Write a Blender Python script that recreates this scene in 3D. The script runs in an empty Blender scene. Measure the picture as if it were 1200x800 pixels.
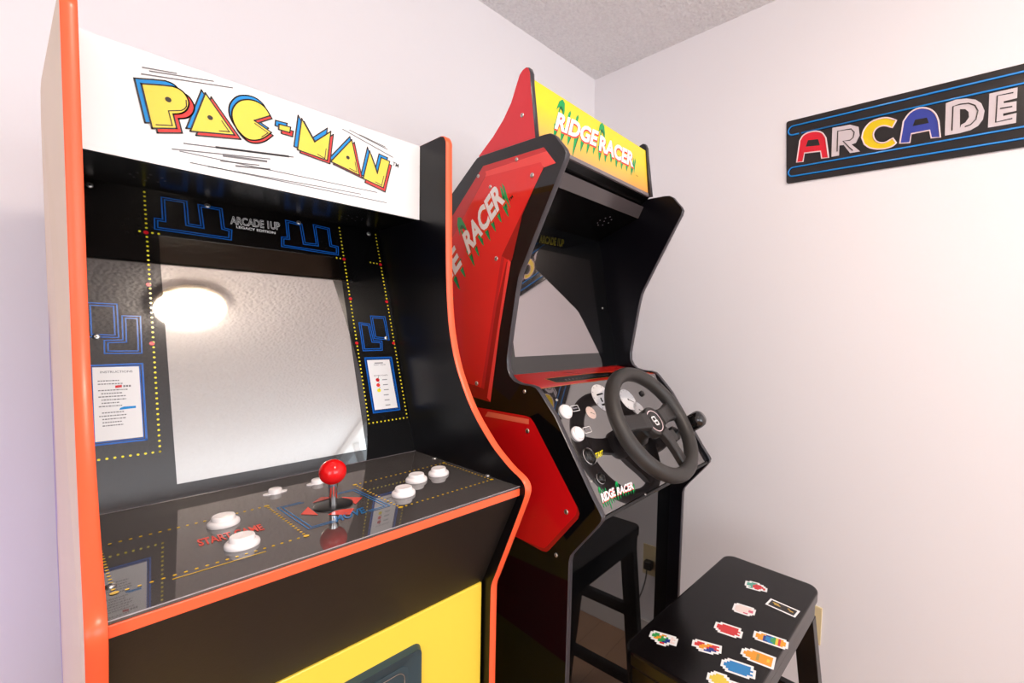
import bpy, math, random
from mathutils import Vector, Matrix, noise
from mathutils.geometry import intersect_line_plane
random.seed(7)
C = bpy.context.scene.collection
SC = bpy.context.scene

# ------------------------------------------------------------------ camera
CH = 1.31                                   # camera height (m)
FPX, CX, CY = 527.123, 72.75, 12.18         # focal length / principal point offset in px of a 1200 x 800 frame
FWD = Vector((0.748528830, 0.660828334, -0.054868053))
RGT = Vector((0.662672874, -0.748456166, 0.026039003))
UPV = Vector((0.023859022, 0.055850515, 0.998154030))
cam_d = bpy.data.cameras.new('camera'); cam = bpy.data.objects.new('camera', cam_d); C.objects.link(cam)
cam_d.sensor_width = 36; cam_d.lens = FPX / 1200 * 36
cam_d.shift_x = -CX / 1200; cam_d.shift_y = CY / 1200
cam_d.clip_start = 0.02
M3 = Matrix((RGT, UPV, -FWD)).transposed()
cam.matrix_world = Matrix.Translation((0, 0, CH)) @ M3.to_4x4()
SC.camera = cam
SC.view_settings.view_transform = 'Standard'
SC.view_settings.look = 'None'
SC.view_settings.gamma = 1
SC.view_settings.use_curve_mapping = False
SC.view_settings.exposure = 0.09

# room extents
XR, YB, XL, YF, ZC = 1.6254, 1.35, -1.9, -2.7, 2.435

# world: daylight seen through the window
W = bpy.data.worlds.new('world'); SC.world = W; W.use_nodes = True
W.node_tree.nodes['Background'].inputs[0].default_value = (0.85, 0.93, 1.0, 1)
W.node_tree.nodes['Background'].inputs[1].default_value = 3.0

def area(name, loc, target, sx, sy, power, col):
    l = bpy.data.lights.new(name, 'AREA'); l.shape = 'RECTANGLE'; l.size = sx; l.size_y = sy
    l.energy = power; l.color = col
    o = bpy.data.objects.new(name, l); C.objects.link(o); o.location = loc
    o.rotation_euler = (Vector(target) - Vector(loc)).to_track_quat('-Z', 'Y').to_euler()
    return o
# fill lights added at two unseen windows, behind and left of the camera
area('front_fill_light', (0.5, YF + 0.03, 1.55), (0.6, 1, 1.6), 2.0, 1.2, 19, (0.95, 0.97, 1.0))
area('side_fill_light', (XL + 0.03, -1.6, 1.5), (1.6, 0.3, 1.2), 1.6, 1.3, 11, (1.0, 0.955, 0.975))  # added fill that brightens the right wall and the room corner
# violet LED strip on the wall left of the cabinets
area('violet_led_light', (-0.62, 0.95, 0.75), (-0.30, 1.35, 0.95), 0.5, 0.05, 1.6, (0.45, 0.32, 1.0))

# ------------------------------------------------------------------ colour + materials
def lin(c):
    c = c / 255
    return c / 12.92 if c <= 0.04045 else ((c + 0.055) / 1.055) ** 2.4
def rgb(r, g, b): return (lin(r), lin(g), lin(b), 1)
MATS = {}
def mat(name, col, rough=0.5, metal=0.0, ior=1.5, bump=0.0, bscale=200.0, emit=0.0, ecol=None, coat=0.0, var=0.0, vscale=8.0, rvar=0.0, trans=0.0):
    m = bpy.data.materials.new(name); m.use_nodes = True; nt = m.node_tree
    b = nt.nodes['Principled BSDF']
    b.inputs['Base Color'].default_value = col
    b.inputs['Roughness'].default_value = rough
    b.inputs['Metallic'].default_value = metal
    b.inputs['IOR'].default_value = ior
    b.inputs['Coat Weight'].default_value = coat
    b.inputs['Coat Roughness'].default_value = 0.03
    b.inputs['Transmission Weight'].default_value = trans
    if emit:
        b.inputs['Emission Color'].default_value = ecol or col
        b.inputs['Emission Strength'].default_value = emit
    tc = None
    def coord():
        nonlocal tc
        if tc is None: tc = nt.nodes.new('ShaderNodeTexCoord')
        return tc.outputs['Object']
    if bump:
        n = nt.nodes.new('ShaderNodeTexNoise'); n.inputs['Scale'].default_value = bscale; n.inputs['Detail'].default_value = 4
        bp = nt.nodes.new('ShaderNodeBump'); bp.inputs['Strength'].default_value = bump; bp.inputs['Distance'].default_value = 0.002
        nt.links.new(coord(), n.inputs['Vector']); nt.links.new(n.outputs[0], bp.inputs['Height']); nt.links.new(bp.outputs[0], b.inputs['Normal'])
    if var:
        n = nt.nodes.new('ShaderNodeTexNoise'); n.inputs['Scale'].default_value = vscale; n.inputs['Detail'].default_value = 3
        r = nt.nodes.new('ShaderNodeValToRGB'); e = r.color_ramp.elements
        e[0].position = 0.35; e[1].position = 0.65
        e[0].color = tuple(max(0, x * (1 - var)) for x in col[:3]) + (1,)
        e[1].color = tuple(min(1, x * (1 + var * 0.5)) for x in col[:3]) + (1,)
        nt.links.new(coord(), n.inputs['Vector']); nt.links.new(n.outputs[0], r.inputs[0]); nt.links.new(r.outputs[0], b.inputs['Base Color'])
    MATS[name] = m
    return m
def ink(name, col, ior=1.5, rough=0.12): return mat(name, col, rough, ior=ior)

M_wall = mat('wall_paint', (0.905, 0.872, 0.893, 1), 0.6, bump=0.06, bscale=90)
M_floor = None
M_base = mat('white_baseboard', rgb(232, 228, 226), 0.4)
M_black = mat('black_laminate', rgb(20, 18, 19), 0.32, ior=1.45, bump=0.03, bscale=500)
M_blackside = mat('black_side_laminate', rgb(9, 8, 13), 0.30, ior=1.27)
M_front = mat('black_textured_laminate', rgb(25, 21, 20), 0.42, bump=0.05, bscale=420, var=0.12, vscale=60)
M_orange = mat('orange_trim', rgb(255, 98, 58), 0.32, ior=1.5)
M_cream = mat('cream_side_art', rgb(222, 200, 168), 0.35, var=0.04, vscale=3)
M_bez = mat('bezel_acrylic', rgb(9, 9, 10), 0.03, ior=1.85)
M_deck = mat('deck_acrylic', rgb(80, 76, 75), 0.03, ior=2.0)
M_lcd = mat('lcd_glass', (0.58, 0.57, 0.55, 1), 0.03, metal=1.0)
M_lcd2 = mat('lcd_glass_dim', (0.42, 0.39, 0.40, 1), 0.03, metal=1.0)
M_yel = mat('yellow_panel', rgb(242, 208, 72), 0.3, ior=1.5)
M_coin = mat('coin_door_metal', rgb(56, 78, 88), 0.35, metal=0.35, bump=0.08, bscale=700)
M_white = mat('white_plastic', rgb(248, 242, 242), 0.25)
M_redball = mat('red_plastic', rgb(226, 20, 22), 0.08, ior=1.5)
M_chrome = mat('chrome', (0.78, 0.77, 0.76, 1), 0.15, metal=1)
M_screw = mat('screw_steel', (0.62, 0.6, 0.58, 1), 0.3, metal=1)
M_dark = mat('dark_plastic', rgb(14, 13, 13), 0.3)
M_rub = mat('black_rubber', rgb(46, 43, 41), 0.48, bump=0.12, bscale=900)
M_rub2 = mat('black_satin_plastic', rgb(38, 35, 34), 0.4)
M_gloss = mat('black_gloss_panel', rgb(8, 8, 9), 0.025, ior=1.72)
M_rdeck = mat('racing_deck_acrylic', rgb(34, 30, 31), 0.02, ior=2.9)
M_side = mat('gloss_side_art_black', rgb(10, 10, 12), 0.05, ior=1.5)
M_tmold = mat('grey_black_trim', rgb(60, 57, 62), 0.3)
M_darkpanel = mat('dark_speaker_panel', rgb(8, 8, 8), 0.25)
M_lip = mat('charcoal_lip_panel', rgb(72, 65, 66), 0.2, ior=1.6)
M_stool = mat('black_stool_lacquer', rgb(13, 10, 11), 0.2, ior=1.36, bump=0.015, bscale=300)
# inks
K_yel = ink('ink_yellow', rgb(240, 214, 84)); K_blu = ink('ink_blue', rgb(28, 142, 218)); K_red = ink('ink_red', rgb(232, 62, 58))
K_out = ink('ink_outline', rgb(58, 52, 48)); K_wht = ink('ink_white', rgb(246, 244, 244)); K_blk = ink('ink_black', rgb(10, 10, 10))
K_line = ink('ink_grey_line', rgb(120, 118, 120)); K_maze = ink('ink_maze_blue', rgb(18, 96, 190), ior=1.7); K_dot = ink('ink_dot_yellow', rgb(236, 220, 40), ior=1.7)
K_rdot = ink('ink_dot_red', rgb(206, 24, 34), ior=1.7); K_text = ink('ink_text_grey', rgb(125, 122, 128)); K_card = ink('ink_card_white', rgb(240, 238, 240), ior=1.7)
K_dyel = ink('deck_ink_yellow', rgb(246, 200, 30), ior=1.8); K_dred = ink('deck_ink_red', rgb(228, 60, 40), ior=1.8); K_dblu = ink('deck_ink_blue', rgb(36, 110, 170), ior=1.8)
K_grn = ink('ink_green', rgb(24, 160, 84)); K_dgrn = ink('ink_dark_green', rgb(14, 92, 50)); K_orr = ink('ink_orange_red', rgb(232, 70, 30))
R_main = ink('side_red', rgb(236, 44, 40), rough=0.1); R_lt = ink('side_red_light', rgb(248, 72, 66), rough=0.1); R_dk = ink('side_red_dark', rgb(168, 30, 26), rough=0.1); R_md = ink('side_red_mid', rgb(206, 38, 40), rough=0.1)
R_low = ink('side_red_lower', rgb(214, 20, 26), rough=0.1); R_sal = ink('side_salmon', rgb(250, 120, 92), rough=0.1); R_fin = mat('fin_red', rgb(228, 44, 56), 0.35)
K_sc = ink('sign_silver', rgb(214, 202, 206), rough=0.25); K_sr = ink('sign_red', rgb(222, 30, 50), rough=0.25); K_sb = ink('sign_blue', rgb(52, 66, 160), rough=0.25); K_sy = ink('sign_yellow', rgb(236, 204, 20), rough=0.25)
K_tube = ink('sign_tube_blue', rgb(22, 130, 210), rough=0.2); K_pink = ink('sign_pink_white', rgb(250, 222, 224), rough=0.25)
M_sign = mat('black_gloss_tin', rgb(24, 20, 20), 0.12, ior=1.6, bump=0.05, bscale=14)

def node_mat_floor():
    m = bpy.data.materials.new('wood_floor'); m.use_nodes = True; nt = m.node_tree; b = nt.nodes['Principled BSDF']
    tc = nt.nodes.new('ShaderNodeTexCoord'); br = nt.nodes.new('ShaderNodeTexBrick')
    br.inputs['Scale'].default_value = 1.0; br.inputs['Brick Width'].default_value = 1.2; br.inputs['Row Height'].default_value = 0.13
    br.inputs['Mortar Size'].default_value = 0.0008
    br.inputs['Color1'].default_value = rgb(186, 146, 116); br.inputs['Color2'].default_value = rgb(178, 138, 108); br.inputs['Mortar'].default_value = rgb(90, 62, 44)
    nt.links.new(tc.outputs['Object'], br.inputs['Vector']); nt.links.new(br.outputs[0], b.inputs['Base Color'])
    b.inputs['Roughness'].default_value = 0.45
    return m
M_floor = node_mat_floor()
def node_mat_ceiling():
    m = bpy.data.materials.new('popcorn_ceiling'); m.use_nodes = True; nt = m.node_tree; b = nt.nodes['Principled BSDF']
    tc = nt.nodes.new('ShaderNodeTexCoord'); n = nt.nodes.new('ShaderNodeTexNoise'); n.inputs['Scale'].default_value = 95; n.inputs['Detail'].default_value = 5; n.inputs['Roughness'].default_value = 0.65
    v = nt.nodes.new('ShaderNodeTexVoronoi'); v.inputs['Scale'].default_value = 70
    mx = nt.nodes.new('ShaderNodeMath'); mx.operation = 'SUBTRACT'
    nt.links.new(tc.outputs['Object'], n.inputs['Vector']); nt.links.new(tc.outputs['Object'], v.inputs['Vector'])
    nt.links.new(n.outputs[0], mx.inputs[0]); nt.links.new(v.outputs['Distance'], mx.inputs[1])
    bp = nt.nodes.new('ShaderNodeBump'); bp.inputs['Strength'].default_value = 0.9; bp.inputs['Distance'].default_value = 0.008
    nt.links.new(mx.outputs[0], bp.inputs['Height']); nt.links.new(bp.outputs[0], b.inputs['Normal'])
    r = nt.nodes.new('ShaderNodeValToRGB'); e = r.color_ramp.elements; e[0].position = 0.3; e[1].position = 0.6
    e[0].color = (0.84, 0.815, 0.82, 1); e[1].color = (0.94, 0.92, 0.92, 1)
    nt.links.new(n.outputs[0], r.inputs[0]); nt.links.new(r.outputs[0], b.inputs['Base Color'])
    b.inputs['Roughness'].default_value = 0.9
    return m
M_ceil = node_mat_ceiling()
def node_mat_marquee():
    m = bpy.data.materials.new('yellow_orange_marquee'); m.use_nodes = True; nt = m.node_tree; b = nt.nodes['Principled BSDF']
    tc = nt.nodes.new('ShaderNodeTexCoord'); s = nt.nodes.new('ShaderNodeSeparateXYZ'); mr = nt.nodes.new('ShaderNodeMapRange')
    mr.inputs[1].default_value = CH + 0.392; mr.inputs[2].default_value = CH + 0.525
    r = nt.nodes.new('ShaderNodeValToRGB'); e = r.color_ramp.elements
    e[0].position = 0.05; e[0].color = rgb(238, 172, 92); e[1].position = 0.62; e[1].color = rgb(238, 214, 50)
    nt.links.new(tc.outputs['Object'], s.inputs[0]); nt.links.new(s.outputs[2], mr.inputs[0]); nt.links.new(mr.outputs[0], r.inputs[0]); nt.links.new(r.outputs[0], b.inputs['Base Color'])
    b.inputs['Roughness'].default_value = 0.15
    return m
M_rmarq = node_mat_marquee()
M_wmarq = mat('white_marquee', rgb(247, 246, 247), 0.25)
M_lamp = mat('glowing_lamp_glass', (1, 0.93, 0.8, 1), 0.4, emit=122.0, ecol=(1.0, 0.85, 0.71, 1))
M_lampring = mat('brushed_lamp_ring', rgb(190, 160, 120), 0.35, metal=0.6)
M_glass = mat('window_glass', (1, 1, 1, 1), 0.0, ior=1.45, trans=1.0)
M_plate = mat('outlet_plate', rgb(226, 206, 160), 0.4)

# ------------------------------------------------------------------ helpers
def ray(u, v): return FWD + RGT * ((u - 600 - CX) / FPX) - UPV * ((v - 400 - CY) / FPX)
EYE = Vector((0, 0, CH))
class Plane:
    """a real surface: origin o, unit axes a (across), b (up), n (outwards)"""
    def __init__(s, o, a, b):
        s.o = Vector(o); s.a = Vector(a).normalized(); s.b = Vector(b).normalized(); s.n = s.a.cross(s.b).normalized()
        if s.n.dot(EYE - s.o) < 0: s.n = -s.n
    def at(s, u, v):                       # point of this surface seen at (u, v) -> local 2D
        r = ray(u, v); t = (s.o - EYE).dot(s.n) / r.dot(s.n); p = EYE + r * t - s.o
        return (p.dot(s.a), p.dot(s.b))
    def P(s, q, lift=0.0): return s.o + s.a * q[0] + s.b * q[1] + s.n * lift

class MB:
    def __init__(s): s.v = []; s.f = []; s.m = []; s.mats = []; s.sm = []
    def mi(s, m):
        if m not in s.mats: s.mats.append(m)
        return s.mats.index(m)
    def face(s, pts, m, smooth=False):
        i = len(s.v); s.v += [Vector(p) for p in pts]; s.f.append(list(range(i, i + len(pts)))); s.m.append(s.mi(m)); s.sm.append(smooth)
    def mesh(s, pts, faces, m, smooth=False):
        i = len(s.v); s.v += [Vector(p) for p in pts]; k = s.mi(m)
        for f in faces: s.f.append([i + a for a in f]); s.m.append(k); s.sm.append(smooth)
    def box(s, lo, hi, m, T=None):
        x0, y0, z0 = lo; x1, y1, z1 = hi
        p = [Vector(c) for c in ((x0,y0,z0),(x1,y0,z0),(x1,y1,z0),(x0,y1,z0),(x0,y0,z1),(x1,y0,z1),(x1,y1,z1),(x0,y1,z1))]
        if T: p = [T @ q for q in p]
        s.mesh(p, [(0,3,2,1),(4,5,6,7),(0,1,5,4),(1,2,6,5),(2,3,7,6),(3,0,4,7)], m)
    def slab(s, pl, pts, m, th, lift=0.0):     # closed polygon on a plane, given thickness outwards
        a = [pl.P(q, lift) for q in pts]; b = [pl.P(q, lift + th) for q in pts]; n = len(pts)
        s.mesh(a + b, [tuple(range(n))[::-1], tuple(range(n, 2*n))] + [(i, (i+1) % n, n + (i+1) % n, n + i) for i in range(n)], m)
    def poly(s, pl, pts, m, lift=0.0004): s.face([pl.P(q, lift) for q in pts], m)
    def stroke(s, pl, pts, w, m, lift=0.0004, closed=False):
        n = len(pts); P = [Vector(q) for q in pts]
        segs = n if closed else n - 1
        for i in range(segs):
            a, b = P[i], P[(i+1) % n]; d = (b - a)
            if d.length < 1e-7: continue
            d.normalize(); nn = Vector((-d.y, d.x)) * w / 2; e = d * w / 2
            a2 = a - e if (closed or i > 0) else a; b2 = b + e if (closed or i < segs - 1) else b
            s.face([pl.P(q, lift) for q in (a2 - nn, b2 - nn, b2 + nn, a2 + nn)], m)
    def disc(s, pl, c, r, m, lift=0.0004, n=14, ry=None):
        ry = ry or r
        s.face([pl.P((c[0] + r * math.cos(2*math.pi*i/n), c[1] + ry * math.sin(2*math.pi*i/n)), lift) for i in range(n)], m)
    def dots(s, pl, a, b, sp, r, m, lift=0.0004):
        a = Vector(a); b = Vector(b); n = max(1, round((b - a).length / sp))
        for i in range(n + 1):
            s.disc(pl, a.lerp(b, i / n), r, m, lift, 6)
    def lathe(s, o, axis, prof, m, n=32, smooth=True, cap=True):   # prof: list of (radius, height)
        ax = Vector(axis).normalized(); t = ax.orthogonal().normalized(); u = ax.cross(t)
        pts = []
        for r, h in prof:
            for i in range(n):
                a = 2*math.pi*i/n; pts.append(Vector(o) + ax*h + (t*math.cos(a) + u*math.sin(a))*r)
        fs = []
        for k in range(len(prof)-1):
            for i in range(n): fs.append((k*n+i, k*n+(i+1) % n, (k+1)*n+(i+1) % n, (k+1)*n+i))
        s.mesh(pts, fs, m, smooth)
        if cap:
            for k in (0, len(prof)-1):
                if prof[k][0] > 1e-6: s.face(pts[k*n:(k+1)*n][::(-1 if k == 0 else 1)], m)
    def tube(s, pts, r, m, n=12, closed=False, smooth=True, r2=None, up=None):
        P = [Vector(p) for p in pts]; N = len(P); ring = []
        prev = Vector(up) if up else None
        for i in range(N):
            if closed: d = P[(i+1) % N] - P[i-1]
            else: d = P[min(i+1, N-1)] - P[max(i-1, 0)]
            d.normalize()
            t = (prev - d * prev.dot(d)).normalized() if prev else d.orthogonal().normalized()
            if not up: prev = t
            u = d.cross(t); rr = r[i] if isinstance(r, (list, tuple)) else r
            for k in range(n):
                a = 2*math.pi*k/n; ring.append(P[i] + t*math.cos(a)*rr + u*math.sin(a)*(rr if r2 is None else r2))
        fs = []
        for i in range(N if closed else N-1):
            j = (i+1) % N
            for k in range(n): fs.append((i*n+k, i*n+(k+1) % n, j*n+(k+1) % n, j*n+k))
        if not closed: fs += [tuple(range(n))[::-1], tuple(range((N-1)*n, N*n))]
        s.mesh(ring, fs, m, smooth)
    def build(s, name, parent=None, origin=None, bevel=0.0, weld=False):
        me = bpy.data.meshes.new(name)
        o0 = Vector(origin) if origin is not None else Vector((0, 0, 0))
        me.from_pydata([v - o0 for v in s.v], [], s.f); me.update()
        for m in s.mats: me.materials.append(m)
        for p, k, sm in zip(me.polygons, s.m, s.sm): p.material_index = k; p.use_smooth = sm
        o = bpy.data.objects.new(name, me); C.objects.link(o)
        if origin is not None: o.location = o0
        if parent: 
            o.parent = parent; o.matrix_parent_inverse = world_inv(parent)
        if bevel:
            b = o.modifiers.new('bevel', 'BEVEL'); b.width = bevel; b.segments = 3; b.limit_method = 'ANGLE'; b.angle_limit = math.radians(35)
        return o
def world_inv(p):
    m = Matrix.Identity(4); q = p
    while q is not None:
        m = (q.matrix_parent_inverse if q.parent else Matrix.Identity(4)) @ Matrix.Translation(q.location) @ m if q.parent else Matrix.Translation(q.location) @ m
        q = q.parent
    return m.inverted()
def thing(name, label, cat, loc, group=None):
    o = bpy.data.objects.new(name, None); C.objects.link(o); o.location = loc; o.empty_display_size = 0.05
    o['label'] = label; o['category'] = cat
    if group: o['group'] = group
    return o
def structure(o): o['kind'] = 'structure'; return o

_txt = {}
def glyphs(string, bold=0.0):
    key = (string, bold)
    if key not in _txt:
        cu = bpy.data.curves.new('t', 'FONT'); cu.body = string; cu.size = 1.0; cu.offset = bold; cu.resolution_u = 3
        ob = bpy.data.objects.new('t', cu); C.objects.link(ob); bpy.context.view_layer.update()
        me = ob.evaluated_get(bpy.context.evaluated_depsgraph_get()).to_mesh()
        vs = [(v.co.x, v.co.y) for v in me.vertices]; fs = [tuple(p.vertices) for p in me.polygons]
        C.objects.unlink(ob); bpy.data.objects.remove(ob); bpy.data.curves.remove(cu)
        _txt[key] = (vs, fs)
    return _txt[key]
def text(mb, pl, string, O, B, T, m, lift=0.0005, bold=0.0, off=(0, 0)):
    """string laid so that its box runs O -> B along the base line and O -> T along the cap height (2D points of pl)"""
    base, _ = glyphs(string, 0.0); vs, fs = glyphs(string, bold)
    x0 = min(v[0] for v in base); x1 = max(v[0] for v in base); y0 = min(v[1] for v in base); y1 = max(v[1] for v in base)
    O = Vector(O); B = Vector(B) - O; T = Vector(T) - O
    pts = []
    for x, y in vs:
        q = O + B * ((x - x0) / (x1 - x0)) + T * ((y - y0) / (y1 - y0)) + Vector(off)
        pts.append(pl.P(q, lift))
    mb.mesh(pts, fs, m)

def area2(pts): return sum(a[0]*b[1] - b[0]*a[1] for a, b in zip(pts, pts[1:] + pts[:1])) / 2
def inset(pts, d):
    P = [Vector(p) for p in pts]; n = len(P); s = 1 if area2(pts) > 0 else -1; out = []
    for i in range(n):
        e1 = (P[i] - P[i-1]).normalized(); e2 = (P[(i+1) % n] - P[i]).normalized()
        n1 = Vector((-e1.y, e1.x)) * s; n2 = Vector((-e2.y, e2.x)) * s
        k = (n1 + n2); k = k / max(0.35, k.dot(n1)); out.append(tuple(P[i] + k * d))
    return out
def catmull(pts, sub=3):
    out = []; n = len(pts)
    for i in range(n - 1):
        p0 = Vector(pts[max(i-1, 0)]); p1 = Vector(pts[i]); p2 = Vector(pts[i+1]); p3 = Vector(pts[min(i+2, n-1)])
        L1, L2, L3 = (p1-p0).length ** .5 or 1e-3, (p2-p1).length ** .5 or 1e-3, (p3-p2).length ** .5 or 1e-3
        m1 = (p2-p1) if i == 0 else L2 * ((p1-p0)/L1 - (p2-p0)/(L1+L2) * 1.0 + (p2-p1)/L2 * 1.0) * 1.0
        m1 = (p2-p1) if i == 0 else L2*L2*(((p1-p0)/(L1*L1)) - (p2-p0)/((L1+L2)*L1) + (p2-p1)/(L1*L2)) if False else m1
        k = 0.0
        t1 = (p2 - p0) * 0.5 if i > 0 else (p2 - p1); t2 = (p3 - p1) * 0.5 if i < n-2 else (p2 - p1)
        L = (p2 - p1).length
        if t1.length > 0: t1 = t1.normalized() * L
        if t2.length > 0: t2 = t2.normalized() * L
        for j in range(sub):
            t = j / sub; h = (2*t**3 - 3*t*t + 1, t**3 - 2*t*t + t, -2*t**3 + 3*t*t, t**3 - t*t)
            out.append(tuple(p1*h[0] + t1*h[1] + p2*h[2] + t2*h[3]))
    out.append(tuple(pts[-1])); return out

def side_panel(name, parent, prof, X0, X1, T, m_in, m_out, m_edge, edge_name='edge_trim'):
    """profile of (y, z) extruded in x from X0 (inner/left) to X1; T maps local to world"""
    n = len(prof); mb = MB()
    a = [T @ Vector((X0, y, z)) for y, z in prof]; b = [T @ Vector((X1, y, z)) for y, z in prof]
    mb.face(a, m_out[0]); mb.face(b[::-1], m_out[1])
    e = inset(prof, 0.001)
    p = mb.build(name, parent)
    t = MB(); s = 1 if area2(prof) > 0 else -1; rings = []
    o1 = inset(prof, -0.0); o2 = inset(prof, -0.0015)
    w = X1 - X0
    for q, xx in ((o1, X0), (o2, X0 + w*.14), (o2, X0 + w*.86), (o1, X1)):
        rings.append([T @ Vector((xx, y, z)) for y, z in q])
    pts = [v for r in rings for v in r]; fs = []
    for k in range(3):
        for i in range(n): fs.append((k*n+i, k*n+(i+1) % n, (k+1)*n+(i+1) % n, (k+1)*n+i))
    t.mesh(pts, fs, m_edge, True)
    tr = t.build(edge_name, p)
    return p

def screw(parent, p, n, r=0.004, m=None, name='screw'):
    mb = MB(); mb.lathe(p, n, [(r, 0), (r, .0008), (r*.75, .0018), (r*.3, .0019)], m or M_screw, 16)
    mb.lathe(p, n, [(r*.32, .0019), (r*.3, .0021)], M_dark, 6, False)
    return mb.build(name, parent)

# ------------------------------------------------------------------ room shell
def panel(name, lo, hi, m, parent=None): mb = MB(); mb.box(lo, hi, m); return mb.build(name, parent)
structure(panel('floor', (XL-.1, YF-.1, -.1), (XR+.1, YB+.1, 0), M_floor))
structure(panel('ceiling', (XL-.1, YF-.1, ZC), (XR+.1, YB+.1, ZC+.1), M_ceil))
structure(panel('wall_back', (XL-.1, YB, 0), (XR+.1, YB+.1, ZC), M_wall))
# right wall with a window opening
def wall_hole(name, axis, c0, c1, a0, a1, h0, h1, w0, w1, z0, z1):
    mb = MB()
    for (p, q, r, s) in ((a0, w0, h0, h1), (w1, a1, h0, h1), (w0, w1, h0, z0), (w0, w1, z1, h1)):
        if axis == 'x': mb.box((c0, p, r), (c1, q, s), M_wall)
        else: mb.box((p, c0, r), (q, c1, s), M_wall)
    return structure(mb.build(name))
wall_hole('wall_right', 'x', XR, XR+.1, YF, YB, 0, ZC, -2.55, -1.70, 1.35, 2.38)
wall_hole('wall_front', 'y', YF-.1, YF, XL, XR, 0, ZC, -0.5, 1.5, 0.95, 2.15)
wall_hole('wall_left', 'x', XL-.1, XL, YF, YB, 0, ZC, -2.4, -0.8, 0.85, 2.15)
def window(name, axis, c, w0, w1, z0, z1, nx=2):
    w = MB(); f = 0.045
    def bx(p, q, r, s, d0=-.03, d1=.06):
        if axis == 'x': w.box((c+d0, p, r), (c+d1, q, s), M_base)
        else: w.box((p, c+d0, r), (q, c+d1, s), M_base)
    bx(w0-f, w1+f, z1-.01, z1+f); bx(w0-f, w1+f, z0-f, z0+.01); bx(w0-f, w0+.01, z0, z1); bx(w1-.01, w1+f, z0, z1)
    for i in range(1, nx): x = w0 + (w1-w0)*i/nx; bx(x-.015, x+.015, z0, z1, 0, .05)
    return structure(w.build(name))
window('window_1', 'x', XR+.01, -2.55, -1.70, 1.35, 2.38)
window('added_window_2', 'y', YF-.04, -0.5, 1.5, 0.95, 2.15, 3)  # unseen window added as the place of the front fill light
window('added_window_3', 'x', XL-.04, -2.4, -0.8, 0.85, 2.15, 3)  # unseen window added to go with the side fill light
def baseb(name, lo, hi): 
    mb = MB(); mb.box(lo, hi, M_base); return structure(mb.build(name, bevel=0.003))
baseb('baseboard_back', (XL, YB-.014, 0), (XR, YB, .09)); baseb('baseboard_right', (XR-.014, YF, 0), (XR, YB-.014, .09))
baseb('baseboard_front', (XL, YF, 0), (XR-.014, YF+.014, .09)); baseb('baseboard_left', (XL, YF+.014, 0), (XL+.014, YB-.014, .09))

# ceiling lamp (seen mirrored in the left cabinet's screen)
lamp = thing('ceiling_lamp', 'round frosted dome lamp glowing on the ceiling, mirrored in the left screen', 'lamp', (0.375, -0.385, ZC))
mb = MB(); mb.lathe((0.375, -0.385, ZC), (0, 0, -1), [(0.122, 0), (0.130, 0.01), (0.130, 0.03), (0.122, 0.035)], M_lampring, 48); mb.build('base', lamp)
mb = MB(); mb.lathe((0.375, -0.385, ZC), (0, 0, -1), [(0.121, 0.033), (0.119, 0.045), (0.107, 0.06), (0.082, 0.072), (0.04, 0.08), (0.0001, 0.082)], M_lamp, 48); mb.build('lamp_shade', lamp)

# ================================================================== LEFT ARCADE CABINET
X0, X1, TP = 0.01715, 0.46715, 0.0132
def W3(x, y, z): return Vector((x, y, z + CH))
ID = Matrix.Translation((0, 0, CH))
pac = thing('arcade_cabinet', 'upright black arcade cabinet with orange trim, white marquee and red ball joystick', 'arcade cabinet', (0.242, 0.80, 0))
front = [(0.7553,0.3443),(0.7440,0.3405),(0.7375,0.3310),(0.7368,0.3215),(0.7353,0.2326),(0.7335,0.1398),(0.7299,0.0664),(0.7215,-0.001),(0.7060,-0.0540),(0.6880,-0.0920),(0.6480,-0.1487),(0.5932,-0.1986),(0.5594,-0.2201),(0.5379,-0.2313),(0.5194,-0.2386),(0.5100,-0.2455),(0.5061,-0.2542),(0.5077,-0.2654),(0.5188,-0.2918),(0.5491,-0.3590),(0.5762,-0.4183),(0.5850,-0.4380),(0.5868,-0.4560),(0.5873,-0.6126)]
front = catmull(front, 3)
prof = [(1.09, 0.29), (1.075, 0.335), (1.05, 0.3443), (0.90, 0.3443)] + front + [(0.5873, 0.09 - CH), (0.60, 0.0 - CH), (1.09, 0.0 - CH)]
pr_ = side_panel('side_panel', pac, prof, X1, X1 + TP, ID, M_blackside, (M_blackside, M_yel), M_orange)
# left panel flares out a little towards the wall, so its outer face shows
class Flare:
    def __matmul__(s, v): return Vector((v.x - .061*max(0.0, v.y - .745), v.y, v.z + CH))
FL = Flare()
pl_ = side_panel('side_panel', pac, prof, X0 - TP, X0, FL, M_blackside, (M_cream, M_blackside), M_orange)
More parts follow.
